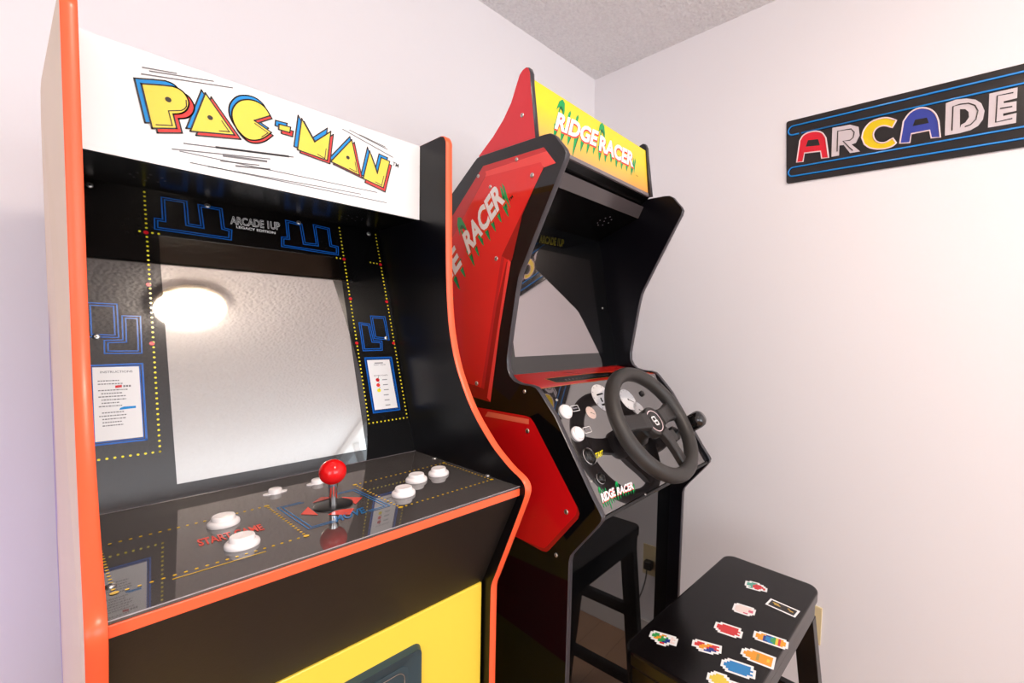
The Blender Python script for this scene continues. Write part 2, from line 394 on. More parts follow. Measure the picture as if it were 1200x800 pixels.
# art on the outer faces
PR = Plane(W3(X1 + TP, 0, 0), (0, 1, 0), (0, 0, 1)); PR.n = Vector((1, 0, 0))
a = MB()
a.poly(PR, [(0.76, 0.33), (1.08, 0.33), (1.08, -0.12), (0.90, -0.20), (0.74, 0.0)], M_cream, .0004)
a.poly(PR, [(0.60, -0.62), (1.08, -0.62), (1.08, -0.78), (0.60, -0.84)], K_red, .0004)
a.poly(PR, [(0.64, -0.30), (0.80, -0.22), (0.98, -0.30), (1.0, -0.46), (0.90, -0.55), (0.78, -0.44), (0.70, -0.52), (0.62, -0.42)], K_blk, .0006)
a.build('side_art', pr_)
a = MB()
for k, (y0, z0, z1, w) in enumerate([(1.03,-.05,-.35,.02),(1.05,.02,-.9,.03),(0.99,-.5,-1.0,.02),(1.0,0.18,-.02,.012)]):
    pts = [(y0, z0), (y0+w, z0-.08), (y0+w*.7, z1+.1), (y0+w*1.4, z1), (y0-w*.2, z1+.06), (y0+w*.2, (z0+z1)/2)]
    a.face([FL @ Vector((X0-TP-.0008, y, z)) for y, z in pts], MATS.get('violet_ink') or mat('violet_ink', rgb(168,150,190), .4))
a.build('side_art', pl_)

YM = 0.8277
# marquee
marq = MB(); marq.box((X0, YM, 0.2026+CH), (X1, YM+.006, 0.3437+CH), M_wmarq); marq = marq.build('marquee', pac)
mb = MB(); mb.box((X0, YM+.006, 0.336+CH), (X1, YM+.23, 0.3436+CH), M_black); mb.build('top_panel', pac)
PM = Plane(W3(0, YM, 0), (1, 0, 0), (0, 0, 1))
L = MB()
def zpx(pts, ox, oy, sc): return [(ox + x/sc, oy + y/sc) for x, y in pts]
def mpts(pts): return [PM.at(*p) for p in pts]
za = lambda p: zpx(p, 150, 80, 6.667)
zb = lambda p: zpx(p, 300, 120, 6.667)
Pl = za([(103,123),(250,133)] + catmull([(345,143),(400,165),(445,205),(475,270),(462,320),(430,348),(400,357),(352,360)], 4) + [(380,472),(188,470)])
letters = [
 (Pl, (-8.2,-6.6), (6.3,5.2)),
 (za([(603,195),(832,523),(485,493)]), (-4.6,-3.6), (7,4.8)),
 (za(catmull([(1110,372),(1070,310),(1010,265),(940,247),(870,258),(820,310),(810,370),(825,430),(860,490),(910,540),(960,562),(1020,560),(1070,540),(1118,503)], 4) + [(985,410)]), (-3.2,-5.2), (2,3.4)),
 (zb([(178,172),(268,195),(262,238),(175,212)]), (-4,-4.6), (3.2,4.6)),
 (zb([(355,128),(455,310),(582,228),(555,455),(322,370)]), (-4,-3.8), (3,3.6)),
 (zb([(745,292),(805,570),(582,462)]), (-2,-3.6), (3.2,3.2)),
 (zb([(885,380),(945,555),(975,432),(1042,462),(992,668),(835,595)]), (-2.4,-4.4), (2.2,4.6))]
for k, (pt, bo, ro) in enumerate(letters):
    for off, m, lf in ((bo, K_blu, .0008), (ro, K_red, .0011), ((0, 0), K_yel, .0014)):
        q = mpts([(x+off[0], y+off[1]) for x, y in pt])
        L.poly(PM, q, m, lf + k*.00002); L.stroke(PM, q, .0019, K_out, lf + .00015 + k*.00002, True)
def inner(pts, z=za): L.stroke(PM, mpts(z(pts)), .0012, K_out, .0019)
inner([(452,250),(455,300),(440,320),(415,332),(315,335),(345,450),(215,443)]); inner([(728,410),(790,498),(708,490)]); inner([(985,430),(1092,507),(1040,540)])
inner([(545,360),(535,440),(475,405)], zb); inner([(770,465),(785,545),(725,515)], zb); inner([(995,575),(978,650),(928,620)], zb)
for c, r, z in (((313,247), .0033, za), ((640,388), .0032, za), ((715,432), .0030, zb)): L.disc(PM, mpts(z([c]))[0], r, K_out, .0019, 16)
z1 = lambda p: zpx(p, 60, 0, 2.727)
for p, w in [([(290,215),(402,235)],1),([(313,227),(520,260)],1),([(287,236),(581,281)],1),([(422,458),(775,502)],1),([(385,476),(700,508)],1),([(410,483),(1042,615)],.8),([(525,470),(760,500)],2),
             ([(548,497),(690,516)],2),([(443,519),(1072,648)],.8),([(500,532),(990,620)],.8),([(588,530),(700,541)],1.6),([(540,514),(665,528)],1),([(930,412),(1092,503)],.9),([(952,415),(1075,478)],.9),([(985,430),(1068,470)],.9),([(940,545),(1030,580)],.8)]:
    L.stroke(PM, mpts(z1(p)), .0016*w, K_line, .0006)
text(L, PM, 'TM', *mpts([(460,193.5),(466.5,196.5),(460.5,189.5)]), K_out, .0006, .02)
L.build('marquee_lettering', marq)

# speaker panel (soffit) under the marquee
sof = MB(); sof.box((X0, YM+.002, 0.2026+CH), (X1, 1.06, 0.2066+CH), M_darkpanel); sof = sof.build('speaker_panel', pac)
PS = Plane(W3(0, 0, 0.2026), (1, 0, 0), (0, 1, 0)); PS.n = Vector((0, 0, -1))
for u0, v0, pts in ((90, 180, [(455,172),(517,162),(487,198),(608,203),(630,178),(586,227),(728,206),(692,240),(752,232)]), (340, 230, [(437,168),(435,183),(497,163),(483,190),(527,185),(570,174),(556,208),(616,188),(608,202)])):
    h = MB()
    for x, y in pts: h.disc(PS, PS.at(u0 + x/7.275, v0 + y/7.275), .0018, K_text, .0004, 8, .0012)
    h.build('speaker_grille', sof)

# bezel
KB = 0.348
nB = Vector((0, 1, -KB)).normalized()
PB = Plane(W3(0, 0.8394, -0.2586), (1, 0, 0), (0, KB, 1))
bl = PB.b.z
zb_top = (0.2026 + 0.2586) / bl
# bezel as a frame around the screen
sx0, sx1, s0, s1 = 0.1015, 0.3720, 0.018/bl, (0.128 + 0.2586)/bl
bz = MB()
for q in ([(X0,-.02),(sx0,-.02),(sx0,zb_top),(X0,zb_top)], [(sx1,-.02),(X1,-.02),(X1,zb_top),(sx1,zb_top)], [(sx0,-.02),(sx1,-.02),(sx1,s0),(sx0,s0)], [(sx0,s1),(sx1,s1),(sx1,zb_top),(sx0,zb_top)]):
    bz.slab(PB, q, M_bez, .003, -.003)
bez = bz.build('bezel', pac)
sc = MB(); sc.slab(PB, [(sx0,s0),(sx1,s0),(sx1,s1),(sx0,s1)], M_lcd, .0022, -.0024); sc.build('screen', pac)
A = MB()
bp = lambda pts: [PB.at(*p) for p in pts]
def maze(px):
    q = bp(px); A.stroke(PB, q, .0016, K_maze, .0004, True); A.stroke(PB, inset(q, .0036), .0016, K_maze, .0004, True)
maze([(189,231),(218.7,235.8),(221,262.3),(235.5,264.8),(232,239.5),(260,244.5),(262.7,267),(271.5,269.5),(271,281.2),(181.3,268.3),(181,255.5),(190.5,257)])
maze([(334.5,258),(353.7,262.5),(357.5,284.5),(370.5,286),(367,263.2),(385.7,267.5),(388.5,287),(396.2,289),(396.5,298.9),(330,288.9),(330,277.7),(336.7,278.2)])
maze([(101,354.5),(137,356.3),(139,395.5),(103,394.5)])
maze([(143,370),(164.5,370.6),(166.3,413.8),(122.5,414.2),(122,398.8),(144,398.2)])
maze([(434,370.2),(451,371),(456,398.2),(438.5,396.5)])
maze([(420.5,378),(433.2,379.7),(437.5,399),(447.5,399.5),(448,410.2),(425.5,411)])
for a_, b_ in (((169,225),(187.5,529)), ((187.5,529),(106,540)), ((397.5,267),(432.5,496)), ((432.5,496),(477,489)), ((477,489),(440,275)), ((163.5,271),(186,274)), ((394.5,302),(403,303.5)), ((434,307.5),(445.5,309.5))):
    q = bp([a_, b_]); A.dots(PB, q[0], q[1], .0078, .0017, K_dot)
for c in ((171,272.5),(174,333.5),(178,402.5),(403,303.7),(410.5,350),(418,402),(445.8,310),(453,353.5),(461,402)): A.disc(PB, PB.at(*c), .0032, K_rdot, .0007, 12)
def card(outer, white):
    q = bp(outer); A.stroke(PB, q, .0024, K_maze, .0004, True); A.stroke(PB, inset(q, .003), .0012, K_maze, .0004, True)
    w = bp(white); A.poly(PB, w, K_card, .0005); return w
w1 = card([(104,428.5),(166.7,426),(171.7,515),(107.8,522)], [(108,430.5),(162.7,429.2),(167.8,511.7),(111.6,518)])
w2 = card([(427.5,419.3),(458.5,418.5),(468.6,479.8),(437.6,483.6)], [(430,422),(456,421.2),(465.8,477.3),(439.2,480.4)])
def lerp4(w, s, t):   # s across, t down
    a = Vector(w[0]).lerp(Vector(w[1]), s); b = Vector(w[3]).lerp(Vector(w[2]), s); return a.lerp(b, t)
text(A, PB, 'INSTRUCTIONS', lerp4(w1,.16,.085), lerp4(w1,.85,.085), lerp4(w1,.16,.055), K_text, .0008, .01)
random.seed(3)
for k in range(15):
    t = .185 + k*.0435; s0_ = .1 if k in (0,1,3,5,8,11) else .16; s1_ = random.uniform(.5,.75)
    s = s0_
    while s < s1_:
        e = min(s + random.uniform(.02,.06), s1_); 
        if not (k == 2 or k == 9): A.poly(PB, [lerp4(w1,s,t), lerp4(w1,e,t), lerp4(w1,e,t+.014), lerp4(w1,s,t+.014)], K_text, .0008)
        s = e + .015
A.poly(PB, [lerp4(w1,.46,.262), lerp4(w1,.60,.255), lerp4(w1,.60,.29), lerp4(w1,.46,.297)], K_rdot, .0008)
for s in (.63,.69,.75): A.poly(PB, [lerp4(w1,s,.262), lerp4(w1,s+.045,.262), lerp4(w1,s+.045,.288), lerp4(w1,s,.288)], K_text, .0008)
A.poly(PB, [lerp4(w1,.54,.575), lerp4(w1,.62,.56), lerp4(w1,.88,.56), lerp4(w1,.88,.59), lerp4(w1,.52,.60)], K_blu, .0008)
text(A, PB, 'POINT VALUE', lerp4(w2,.26,.115), lerp4(w2,.78,.115), lerp4(w2,.26,.09), K_text, .0008, .01)
A.poly(PB, [lerp4(w2,.3,.055), lerp4(w2,.68,.055), lerp4(w2,.68,.075), lerp4(w2,.3,.075)], K_text, .0008)
text(A, PB, 'EXTRA POINTS', lerp4(w2,.2,.335), lerp4(w2,.8,.335), lerp4(w2,.2,.31), K_text, .0008, .01)
for k, (t, s, m) in enumerate(((.41,.32,K_rdot),(.515,.31,K_red),(.62,.31,K_dot))):
    c = lerp4(w2,s,t); A.disc(PB, c, .0038, m, .0008, 12); A.stroke(PB, [c, (c[0]+.003, c[1]+.007)], .0008, K_dgrn, .0008)
for k in range(6):
    t = .405 + k*.103; s = .52 if k < 3 else .48
    A.poly(PB, [lerp4(w2,s,t), lerp4(w2,s+.22,t), lerp4(w2,s+.22,t+.016), lerp4(w2,s,t+.016)], K_text, .0008)
def logo(mb, pl, q, m_out, m_in, lift=.0006):
    text(mb, pl, 'ARCADE 1UP', *q[:3], m_out, lift, .03); text(mb, pl, 'ARCADE 1UP', *q[:3], m_in, lift+.0003, -.012)
logo(A, PB, bp([(270.5,262.2),(328,269.4),(270,253.4)]), K_wht, K_blk)
text(A, PB, 'LEGACY EDITION', *bp([(277,267.4),(322.5,274.6),(276.7,264.6)]), K_wht, .0014, .02)
A.build('bezel_artwork', bez)
for q in ((105,217),(243,241),(350,261),(432,274),(113,394.5),(452.5,396)):
    p = PB.at(*q); screw(bez, PB.P(p, 0.0), PB.n, .0042)

# control deck
ZF, ZBk, YFD, YBD = -0.2515, -0.2592, 0.5193, 0.8305
PD = Plane(W3(0, YFD, ZF), (1, 0, 0), (0, YBD-YFD, ZBk-ZF))
dl = math.hypot(YBD-YFD, ZBk-ZF)
d = MB(); d.slab(PD, [(X0,0.001),(X1,0.001),(X1,dl+.01),(X0,dl+.01)], M_dark, .013, -.0165)
deck = d.build('control_deck', pac)
d = MB(); d.slab(PD, [(X0,-.0005),(X1,-.0005),(X1,dl+.006),(X0,dl+.006)], M_deck, .0035, -.0035); ac = d.build('acrylic_sheet', deck, bevel=.0008)
mb = MB(); mb.stroke(PD, [(X0, -.001), (X1, -.001)], .0025, mat('clear_acrylic_edge', rgb(190,182,190), .15), .0001); mb.build('sheet_edge', deck); mb = MB(); mb.stroke(PD, [(X0, dl+.005), (X1, dl+.005)], .002, MATS['clear_acrylic_edge'], .0001); mb.build('sheet_edge', deck)
d = MB(); d.box((X0, YFD-.0012, -.2665+CH), (X1, YFD+.004, -.2552+CH), M_orange); d.build('front_trim', deck, bevel=.001)
dp = lambda pts: [PD.at(*p) for p in pts]
A = MB()
def ddots(a_, b_, sp=.0085, r=.0017):
    q = dp([a_, b_]); A.dots(PD, q[0], q[1], sp, r, K_dyel)
for a_, b_ in (((116,640.5),(312.5,593)), ((312.5,593),(359,628)), ((359,628),(134,695)), ((134,695),(116,640.5)), ((416,568),(520,542.5)), ((520,542.5),(576,562)), ((576,562),(469.5,594.5)), ((469.5,594.5),(416,568))): ddots(a_, b_)
for c in ((312.5,593),(359,628),(134,695),(416,568),(520,542.5),(576,562),(469.5,594.5)): A.disc(PD, PD.at(*c), .0032, K_dyel, .0006, 12)
A.stroke(PD, dp([(202,679),(312,646)]), .0014, K_dyel)
for k in (0, .0045):
    q = dp([(325,595),(362,620),(457,592.5),(416,573),(325,595)]); q = inset(q[:4], k)
    A.stroke(PD, [Vector(q[0]).lerp(Vector(q[3]), .28), q[0], q[1], Vector(q[1]).lerp(Vector(q[2]), .32)], .0018, K_dblu, .0004)
    A.stroke(PD, [Vector(q[1]).lerp(Vector(q[2]), .72), q[2], q[3], Vector(q[3]).lerp(Vector(q[0]), .25)], .0018, K_dblu, .0004)
text(A, PD, 'MOVE', *dp([(394,612),(429,600.5),(391,605.5)]), K_dblu, .0006, .03)
text(A, PD, 'START GAME', *dp([(234,640),(310,620.5),(230.5,633)]), K_dred, .0006, .03)
for t in ([(361,594),(352.5,603),(373,603.7)], [(400,582.5),(424.5,583),(417,591)], [(366,589.5),(376,582.5),(393,582.5)], [(384,603.5),(395,597.5),(415,595.8),(410,603.3)]): A.poly(PD, dp(t), K_dred, .0006)
A.build('deck_artwork', deck)
def push_button(c, r, hgt=.010, small=False):
    q = PD.at(*c); p = PD.P(q, 0); mb = MB()
    mb.lathe(p, PD.n, [(r*1.0, 0), (r*1.02, .002), (r*.98, .0045), (r*.86, .0062), (r*.76, .0066)], M_white, 40, cap=False)
    mb.lathe(p, PD.n, [(r*.76, .0066), (r*.74, .0062)], M_white, 40, cap=False)
    b = mb.build('button', deck)
    k = MB(); k.lathe(p, PD.n, [(r*.73, .003), (r*.73, hgt), (r*.68, hgt+.0016), (r*.6, hgt+.0016), (r*.3, hgt+.0006), (0.0005, hgt+.0004)], M_white, 40, cap=False); k.build('plunger', b)
for c, r in (((262,614),.0165),((284,638.5),.0165),((473,579),.0165),((488,563),.0165),((514,555.5),.0165)): push_button(c, r)
for c in ((322.5,577.5),(372,566)):
    q = PD.at(*c); p = PD.P(q, 0); mb = MB()
    mb.slab(PD, [(q[0]+.0155*math.cos(i*math.pi/10), q[1]+.0058*math.sin(i*math.pi/10)) for i in range(20)], M_white, .0016, 0)
    b = mb.build('start_button', deck); k = MB(); k.lathe(p, PD.n, [(.0085,0),(.0085,.006),(.0075,.0072),(.0001,.0072)], M_white, 28, cap=False); k.build('plunger', b)
for c in ((129,687),(109.5,626),(509.5,537),(571.5,557)): screw(deck, PD.P(PD.at(*c), .0), PD.n, .0045)
jq = PD.at(390.5,592); jp = PD.P(jq, 0)
j = MB(); j.lathe(jp, PD.n, [(.0245,.0),(.0245,.0012),(.023,.0018),(.0001,.0018)], M_dark, 40, cap=False); joy = j.build('joystick', pac)
j = MB(); j.lathe(jp, PD.n, [(.0052,.0),(.0052,.024),(.0062,.026),(.0062,.034)], M_chrome, 20); j.build('shaft', joy)
j = MB(); R_ = .0172; j.lathe(jp, PD.n, [(max(.0001, R_*math.sin(math.pi*i/18)), .047 - R_*math.cos(math.pi*i/18)) for i in range(19)], M_redball, 36, cap=False); j.build('ball_top', joy)

# slanted black front below the deck
f_ = MB(); T_ = ID
f_.mesh([W3(x, y, z) for x in (X0, X1) for y, z in ((.5225,-.2668),(.6115,-.4440),(.625,-.4440),(.540,-.2668))], [(0,1,5,4),(1,2,6,5),(2,3,7,6),(3,0,4,7),(0,3,2,1),(4,5,6,7)], M_front)
f_.build('front_panel', pac)
YL = 0.6057
lp = MB(); lp.box((X0, YL+.004, -CH+.06), (X1-.0, YL+.016, -.437+CH-0), M_yel) if False else lp.mesh([W3(*p) for p in ((X0,YL,-1.25),(X1-.004,YL,-1.25),(X1-.004,YL,-.44),(X0,YL,-.44),(X0,YL+.012,-1.25),(X1-.004,YL+.012,-1.25),(X1-.004,YL+.012,-.44),(X0,YL+.012,-.44))], [(0,1,2,3),(4,7,6,5),(0,4,5,1),(1,5,6,2),(2,6,7,3),(3,7,4,0)], M_yel)
low = lp.build('lower_panel', pac, bevel=.002)
PL_ = Plane(W3(0, YL, 0), (1, 0, 0), (0, 0, 1))
def rrect(x0, x1, y0, y1, r, n=6):
    out = []
    for cx, cy, a0 in ((x1-r,y1-r,0),(x0+r,y1-r,90),(x0+r,y0+r,180),(x1-r,y0+r,270)):
        for i in range(n+1): a = math.radians(a0 + 90*i/n); out.append((cx+r*math.cos(a), cy+r*math.sin(a)))
    return out
c = MB(); cx0, cx1 = .135, .3491
def ringslab(mb, pl, o, i, m, lo, hi, hi_in):
    n = len(o); a = [pl.P(q, lo) for q in o]; b = [pl.P(q, hi) for q in inset(o, .004)]; c_ = [pl.P(q, hi_in) for q in i]
    mb.mesh(a + b + c_, [(k, (k+1) % n, n+(k+1) % n, n+k) for k in range(n)] + [(n+k, n+(k+1) % n, 2*n+(k+1) % n, 2*n+k) for k in range(n)], m)
ringslab(c, PL_, rrect(cx0,cx1,-.86,-.4845,.012), rrect(cx0+.022,cx1-.022,-.838,-.508,.014), M_coin, 0, .010, .002)
cd = c.build('coin_door', low)
c = MB(); c.slab(PL_, rrect(cx0+.021,cx1-.021,-.839,-.507,.014), M_coin, .003, 0); c.stroke(PL_, rrect(cx0+.028,cx1-.028,-.832,-.514,.012), .0012, M_screw, .0042, True)
c.build('door_plate', cd)
for k in (0, 1):
    c = MB(); xx = cx0 + .05 + k*.072; c.slab(PL_, rrect(xx, xx+.045, -.60, -.535, .005), M_dark, .004, .003); b = c.build('coin_slot', cd)
    c = MB(); c.slab(PL_, rrect(xx+.02, xx+.025, -.59, -.545, .002), M_chrome, .001, .007); c.build('slot_plate', b)
b = MB(); b.box((X0, 1.065, .01), (X1, 1.08, 1.64), M_black); b.box((X0, .62, .02), (X1, 1.06, .05), M_black); b.build('back_panel', pac)

# ================================================================== RACING CABINET
RTH = 0.04523825; rxo, RT_, RW = 0.6715, 0.01315, 0.52
RM = Matrix.Translation((0, 0, CH)) @ Matrix.Rotation(RTH, 4, 'Z')
RX_ = RM.to_3x3() @ Vector((1, 0, 0)); RY_ = RM.to_3x3() @ Vector((0, 1, 0)); RZ_ = Vector((0, 0, 1))
def RP(x, y, z): return RM @ Vector((x, y, z))
race = thing('racing_arcade_cabinet', 'black and red driving arcade cabinet with steering wheel and yellow marquee', 'arcade cabinet', RP(rxo+RW/2, .74, -CH))
rp = [(0.931,0.316),(0.851,0.372),(0.840,0.379),(0.826,0.381),(0.674,0.381),(0.630,0.381),(0.616,0.3795),(0.604,0.373),(0.592,0.3585),(0.579,0.344),(0.574,0.334),(0.5765,0.323),(0.587,0.305),(0.658,0.178),(0.680,0.137),(0.690,0.120),(0.698,0.102),(0.706,0.066),(0.7175,0.0),(0.7260,-0.050),(0.7295,-0.074),(0.7275,-0.095),(0.719,-0.110),(0.705,-0.120),(0.685,-0.1245),(0.654,-0.1250),(0.640,-0.1280),(0.630,-0.136),(0.586,-0.181),(0.492,-0.315),(0.471,-0.342),(0.4655,-0.350),(0.4670,-0.359),(0.477,-0.373),(0.528,-0.435),(0.5375,-0.448),(0.541,-0.462),(0.542,-0.711)]
rprof = [(0.60,-CH),(1.05,-CH),(1.10,-1.20),(1.10,0.185),(1.092,0.203)] + rp + [(0.542,-1.18),(0.60,-1.24)]
Rl = side_panel('side_panel', race, rprof, rxo, rxo+RT_, RM, M_blackside, (M_side, M_blackside), M_tmold)
Rr = side_panel('side_panel', race, rprof, rxo+RW-RT_, rxo+RW, RM, M_blackside, (M_blackside, M_side), M_tmold)
PO = Plane(RP(rxo, 0, 0), RY_, RZ_)
A = MB(); op = lambda pts: [PO.at(*p) for p in pts]
# upper red bevelled print
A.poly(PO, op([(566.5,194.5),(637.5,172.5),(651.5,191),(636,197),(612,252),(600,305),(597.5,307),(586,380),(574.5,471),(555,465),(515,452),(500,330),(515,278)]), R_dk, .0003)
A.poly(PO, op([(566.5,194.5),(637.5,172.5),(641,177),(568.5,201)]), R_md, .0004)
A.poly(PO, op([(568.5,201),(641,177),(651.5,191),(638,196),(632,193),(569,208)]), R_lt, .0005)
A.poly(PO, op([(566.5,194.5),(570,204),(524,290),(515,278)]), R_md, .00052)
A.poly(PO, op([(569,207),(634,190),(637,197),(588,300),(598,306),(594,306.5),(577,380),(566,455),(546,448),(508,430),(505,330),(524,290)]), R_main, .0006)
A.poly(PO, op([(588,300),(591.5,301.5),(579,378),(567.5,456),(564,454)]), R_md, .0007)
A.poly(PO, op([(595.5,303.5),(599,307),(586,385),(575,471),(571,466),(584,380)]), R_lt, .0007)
# lower red plate print
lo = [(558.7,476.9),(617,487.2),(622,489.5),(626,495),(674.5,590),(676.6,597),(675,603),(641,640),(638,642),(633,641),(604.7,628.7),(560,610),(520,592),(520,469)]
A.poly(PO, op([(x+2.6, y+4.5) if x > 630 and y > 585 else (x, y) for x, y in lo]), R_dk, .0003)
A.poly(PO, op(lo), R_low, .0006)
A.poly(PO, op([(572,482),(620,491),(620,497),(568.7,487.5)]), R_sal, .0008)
def glyphline(mb, pl, words, m, lift, bold=0, off=(0, 0)):
    for s, q in words: text(mb, pl, s, *q, m, lift, bold, off)
def jag(mb, pl, base, tips, m, lift):       # dripping paint points hanging off a base line
    for (a_, b_, c_) in tips: mb.poly(pl, [a_, b_, c_], m, lift)
def palm(mb, pl, O, ex, ey, lift):          # drooping green script stroke: stem with a curled leaf on top
    O = Vector(O); f = lambda x, y: tuple(O + ex*x + ey*y)
    mb.poly(pl, [f(-.12,0),(f(.12,0)),f(.16,1.0),f(-.02,1.0)], K_grn, lift)
    mb.poly(pl, [f(-.35,.85),f(-.25,1.25),f(.1,1.42),f(.5,1.3),f(.72,.95),f(.8,.5),f(.6,.8),f(.45,.98),f(.1,1.08),f(-.1,1.0)], K_grn, lift+.0001)
    mb.poly(pl, [f(-.1,1.02),f(.2,1.1),f(.5,.98),f(.66,.7),f(.4,.9),f(.1,.98)], K_dgrn, lift+.0002)
def ridge(mb, pl, ridge_box, racer_box, lift=.0008, outline=K_orr):
    """white slanted title over green dripping script; boxes are (O, B, T) in plane coordinates"""
    for word, (O, B, T) in (('RIDGE', ridge_box), ('RACER', racer_box)):
        O = Vector(O); ex = (Vector(B) - O) / 5; ey = Vector(T) - O
        palm(mb, pl, O - ex*0.05 - ey*.1, ex*.85, ey*1.45, lift)
        rnd = random.Random(len(word) + (1 if word == 'RACER' else 0))
        for k in range(7):
            x = .1 + k*.8; dpt = rnd.uniform(.5, .85); wd = rnd.uniform(.24, .34)
            if word == 'RIDGE' and k == 3: dpt = 1.35
            mb.poly(pl, [tuple(O+ex*(x-wd)+ey*.25), tuple(O+ex*(x+wd)+ey*.25), tuple(O+ex*(x+.06)-ey*dpt), tuple(O+ex*(x-.04)-ey*dpt*.8)], K_grn, lift + k*.00002)
            mb.poly(pl, [tuple(O+ex*(x+wd*.4)+ey*.25), tuple(O+ex*(x+wd)+ey*.25), tuple(O+ex*(x+.06)-ey*dpt)], K_dgrn, lift+.0002)
        if word == 'RIDGE':
            for x in (1.15, 2.1): mb.poly(pl, [tuple(O+ex*(x-.14)+ey*.9), tuple(O+ex*(x+.14)+ey*.95), tuple(O+ex*(x+.16)+ey*1.35), tuple(O+ex*(x)+ey*1.5), tuple(O+ex*(x-.12)+ey*1.3)], K_grn, lift)
        else:
            for x in (5.15, 5.4): mb.poly(pl, [tuple(O+ex*(x-.2)+ey*.1), tuple(O+ex*(x-.02)-ey*.55), tuple(O+ex*(x+.1)+ey*.5), tuple(O+ex*(x-.02)+ey*.75)], K_grn, lift)
        off = tuple(-ey*.07 + ex*.05)
        text(mb, pl, word, O, B, T, outline, lift+.0003, .062, off)
        text(mb, pl, word, O, B, T, K_wht, lift+.0006, .04)
ridge(A, PO, op([(497,377),(541,310),(490,357)]), op([(550,297),(591,236.5),(543,275.5)]), .0009)
text(A, PO, 'TM', *op([(598,236.5),(602,231),(596.5,234)]), K_blk, .0012, .02)
A.build('side_art', Rl)
for c in ((606,187),(624,205.5),(561,206.5),(575,219),(582,303),(559,449),(615,458.5),(618.5,504.5),(664,599.5),(652,650)):
    screw(Rl, PO.P(PO.at(*c), .0009), PO.n, .0052 if c[0] in (624,582,559,618.5,664) else .0042)
# fins holding the marquee
fin = [(0.6690,0.3865),(0.6868,0.505),(0.6885,0.5260),(0.6935,0.5365),(0.7010,0.5395),(0.7100,0.5375),(0.7190,0.5310),(0.7260,0.517),(0.7440,0.480),(0.7677,0.4512),(0.8008,0.4225),(0.8490,0.3909),(0.852,0.365),(0.84,0.3650),(0.82,.3865)]
for k, xx in enumerate((rxo+RT_, rxo+RW-2*RT_)):
    f0 = side_panel('marquee_fin', race, fin, xx, xx+RT_, RM, M_black, (R_fin if k == 0 else M_black, M_black), M_tmold)
    if k == 0:
        PF = Plane(RP(xx, 0, 0), RY_, RZ_); screw(f0, PF.P(PF.at(612,135), 0.0), PF.n, .0048)
# marquee (leans back)
xa, xb = rxo+2*RT_, rxo+RW-2*RT_
dy, dz = .0135, .130
PQ = Plane(RP(xa, .6780, .3935), RX_, RY_*dy + RZ_*dz)
mw = xb - xa
mq = MB(); mq.slab(PQ, [(0,0),(mw,0),(mw,.1255),(0,.1255)], M_rmarq, .004, -.004); mq = mq.build('marquee', race)
mb = MB(); mb.slab(PQ, [(0,-.009),(mw,-.009),(mw,0.0),(0,0.0)], mat('grey_marquee_rail', rgb(122,114,116), .3), .006, -.004); mb.build('marquee_rail', race)
A = MB(); qp = lambda pts: [PQ.at(*p) for p in pts]
zq = lambda p: zpx(p, 640, 100, 6.0)
ridge(A, PQ, qp(zq([(62,300),(345,425),(88,195)])), qp(zq([(372,455),(605,570),(382,355)])), .0005, K_red)
text(A, PQ, 'TM', *qp([(744.5,206),(747,207.5),(744.7,204.5)]), K_out, .0008)
A.build('marquee_lettering', mq)
mb = MB(); mb.mesh([RP(x,y,z) for x in (xa, xb) for y,z in ((.715,.50),(.86,.372),(.86,.365),(.715,.388))], [(0,1,5,4),(1,2,6,5),(2,3,7,6),(3,0,4,7),(0,3,2,1),(4,5,6,7)], M_black); mb.build('hood_back', race)
# lip, speaker panel, bezel, shelf, deck, lower front
ia, ib = rxo+RT_, rxo+RW-RT_
def plate(name, yz0, yz1, m, th=.006, parent=race, flip=1, x0=None, x1=None):
    d_ = Vector((0, yz1[0]-yz0[0], yz1[1]-yz0[1])).normalized(); n_ = Vector((0, d_.z, -d_.y)) * flip * th
    x0 = ia if x0 is None else x0; x1 = ib if x1 is None else x1; mb = MB()
    a_ = [Vector((x0,)+yz0), Vector((x1,)+yz0), Vector((x1,)+yz1), Vector((x0,)+yz1)]
    b_ = [p + n_ for p in a_]
    mb.mesh([RM @ p for p in a_ + b_], [(0,1,2,3),(7,6,5,4),(0,4,5,1),(1,5,6,2),(2,6,7,3),(3,7,4,0)], m)
    return mb.build(name, parent)
LIP = (.716, .329)
yB_ = lambda z: .777 + .21*(z + .116)
plate('recess_panel', (.6805,.385), (.712,.366), M_darkpanel, .004, flip=-1)
plate('lip_panel', (.699,.361), LIP, M_lip, .006, flip=-1)
zt = .2760
spk = plate('speaker_panel', LIP, (yB_(zt), zt), M_darkpanel, .006, flip=-1)
PK = Plane(RP(0, LIP[0], LIP[1]), RX_, RY_*(yB_(zt)-LIP[0]) + RZ_*(zt-LIP[1]))
h = MB()
for x, y in [(735,540),(755,520),(740,557),(787,527),(775,557),(797,503),(820,540),(833,493),(843,515)]:
    h.disc(PK, PK.at(590+x/6.667, 180+y/6.667), .0022, K_text, .0004, 8)
h.build('speaker_grille', spk)
bzl = plate('bezel', (yB_(-.120), -.120), (yB_(zt), zt), M_gloss if False else mat('racing_bezel_acrylic', rgb(8,8,10), .03, ior=1.75), .004, flip=1)
PZ = Plane(RP(0, .777, -.116), RX_, RY_*.21 + RZ_)
A = MB(); zp = lambda pts: [PZ.at(*p) for p in pts]
lc = [PZ.at(604,419), PZ.at(705,412)]
hh = (.207 + .116) / PZ.b.z; h0 = (-.075 + .116) / PZ.b.z; cxm = rxo + RW/2
A.slab(PZ, [(cxm-.182,h0),(cxm+.182,h0),(cxm+.182,hh),(cxm-.182,hh)], M_lcd2, .0004, .0002); A.build('screen', race)
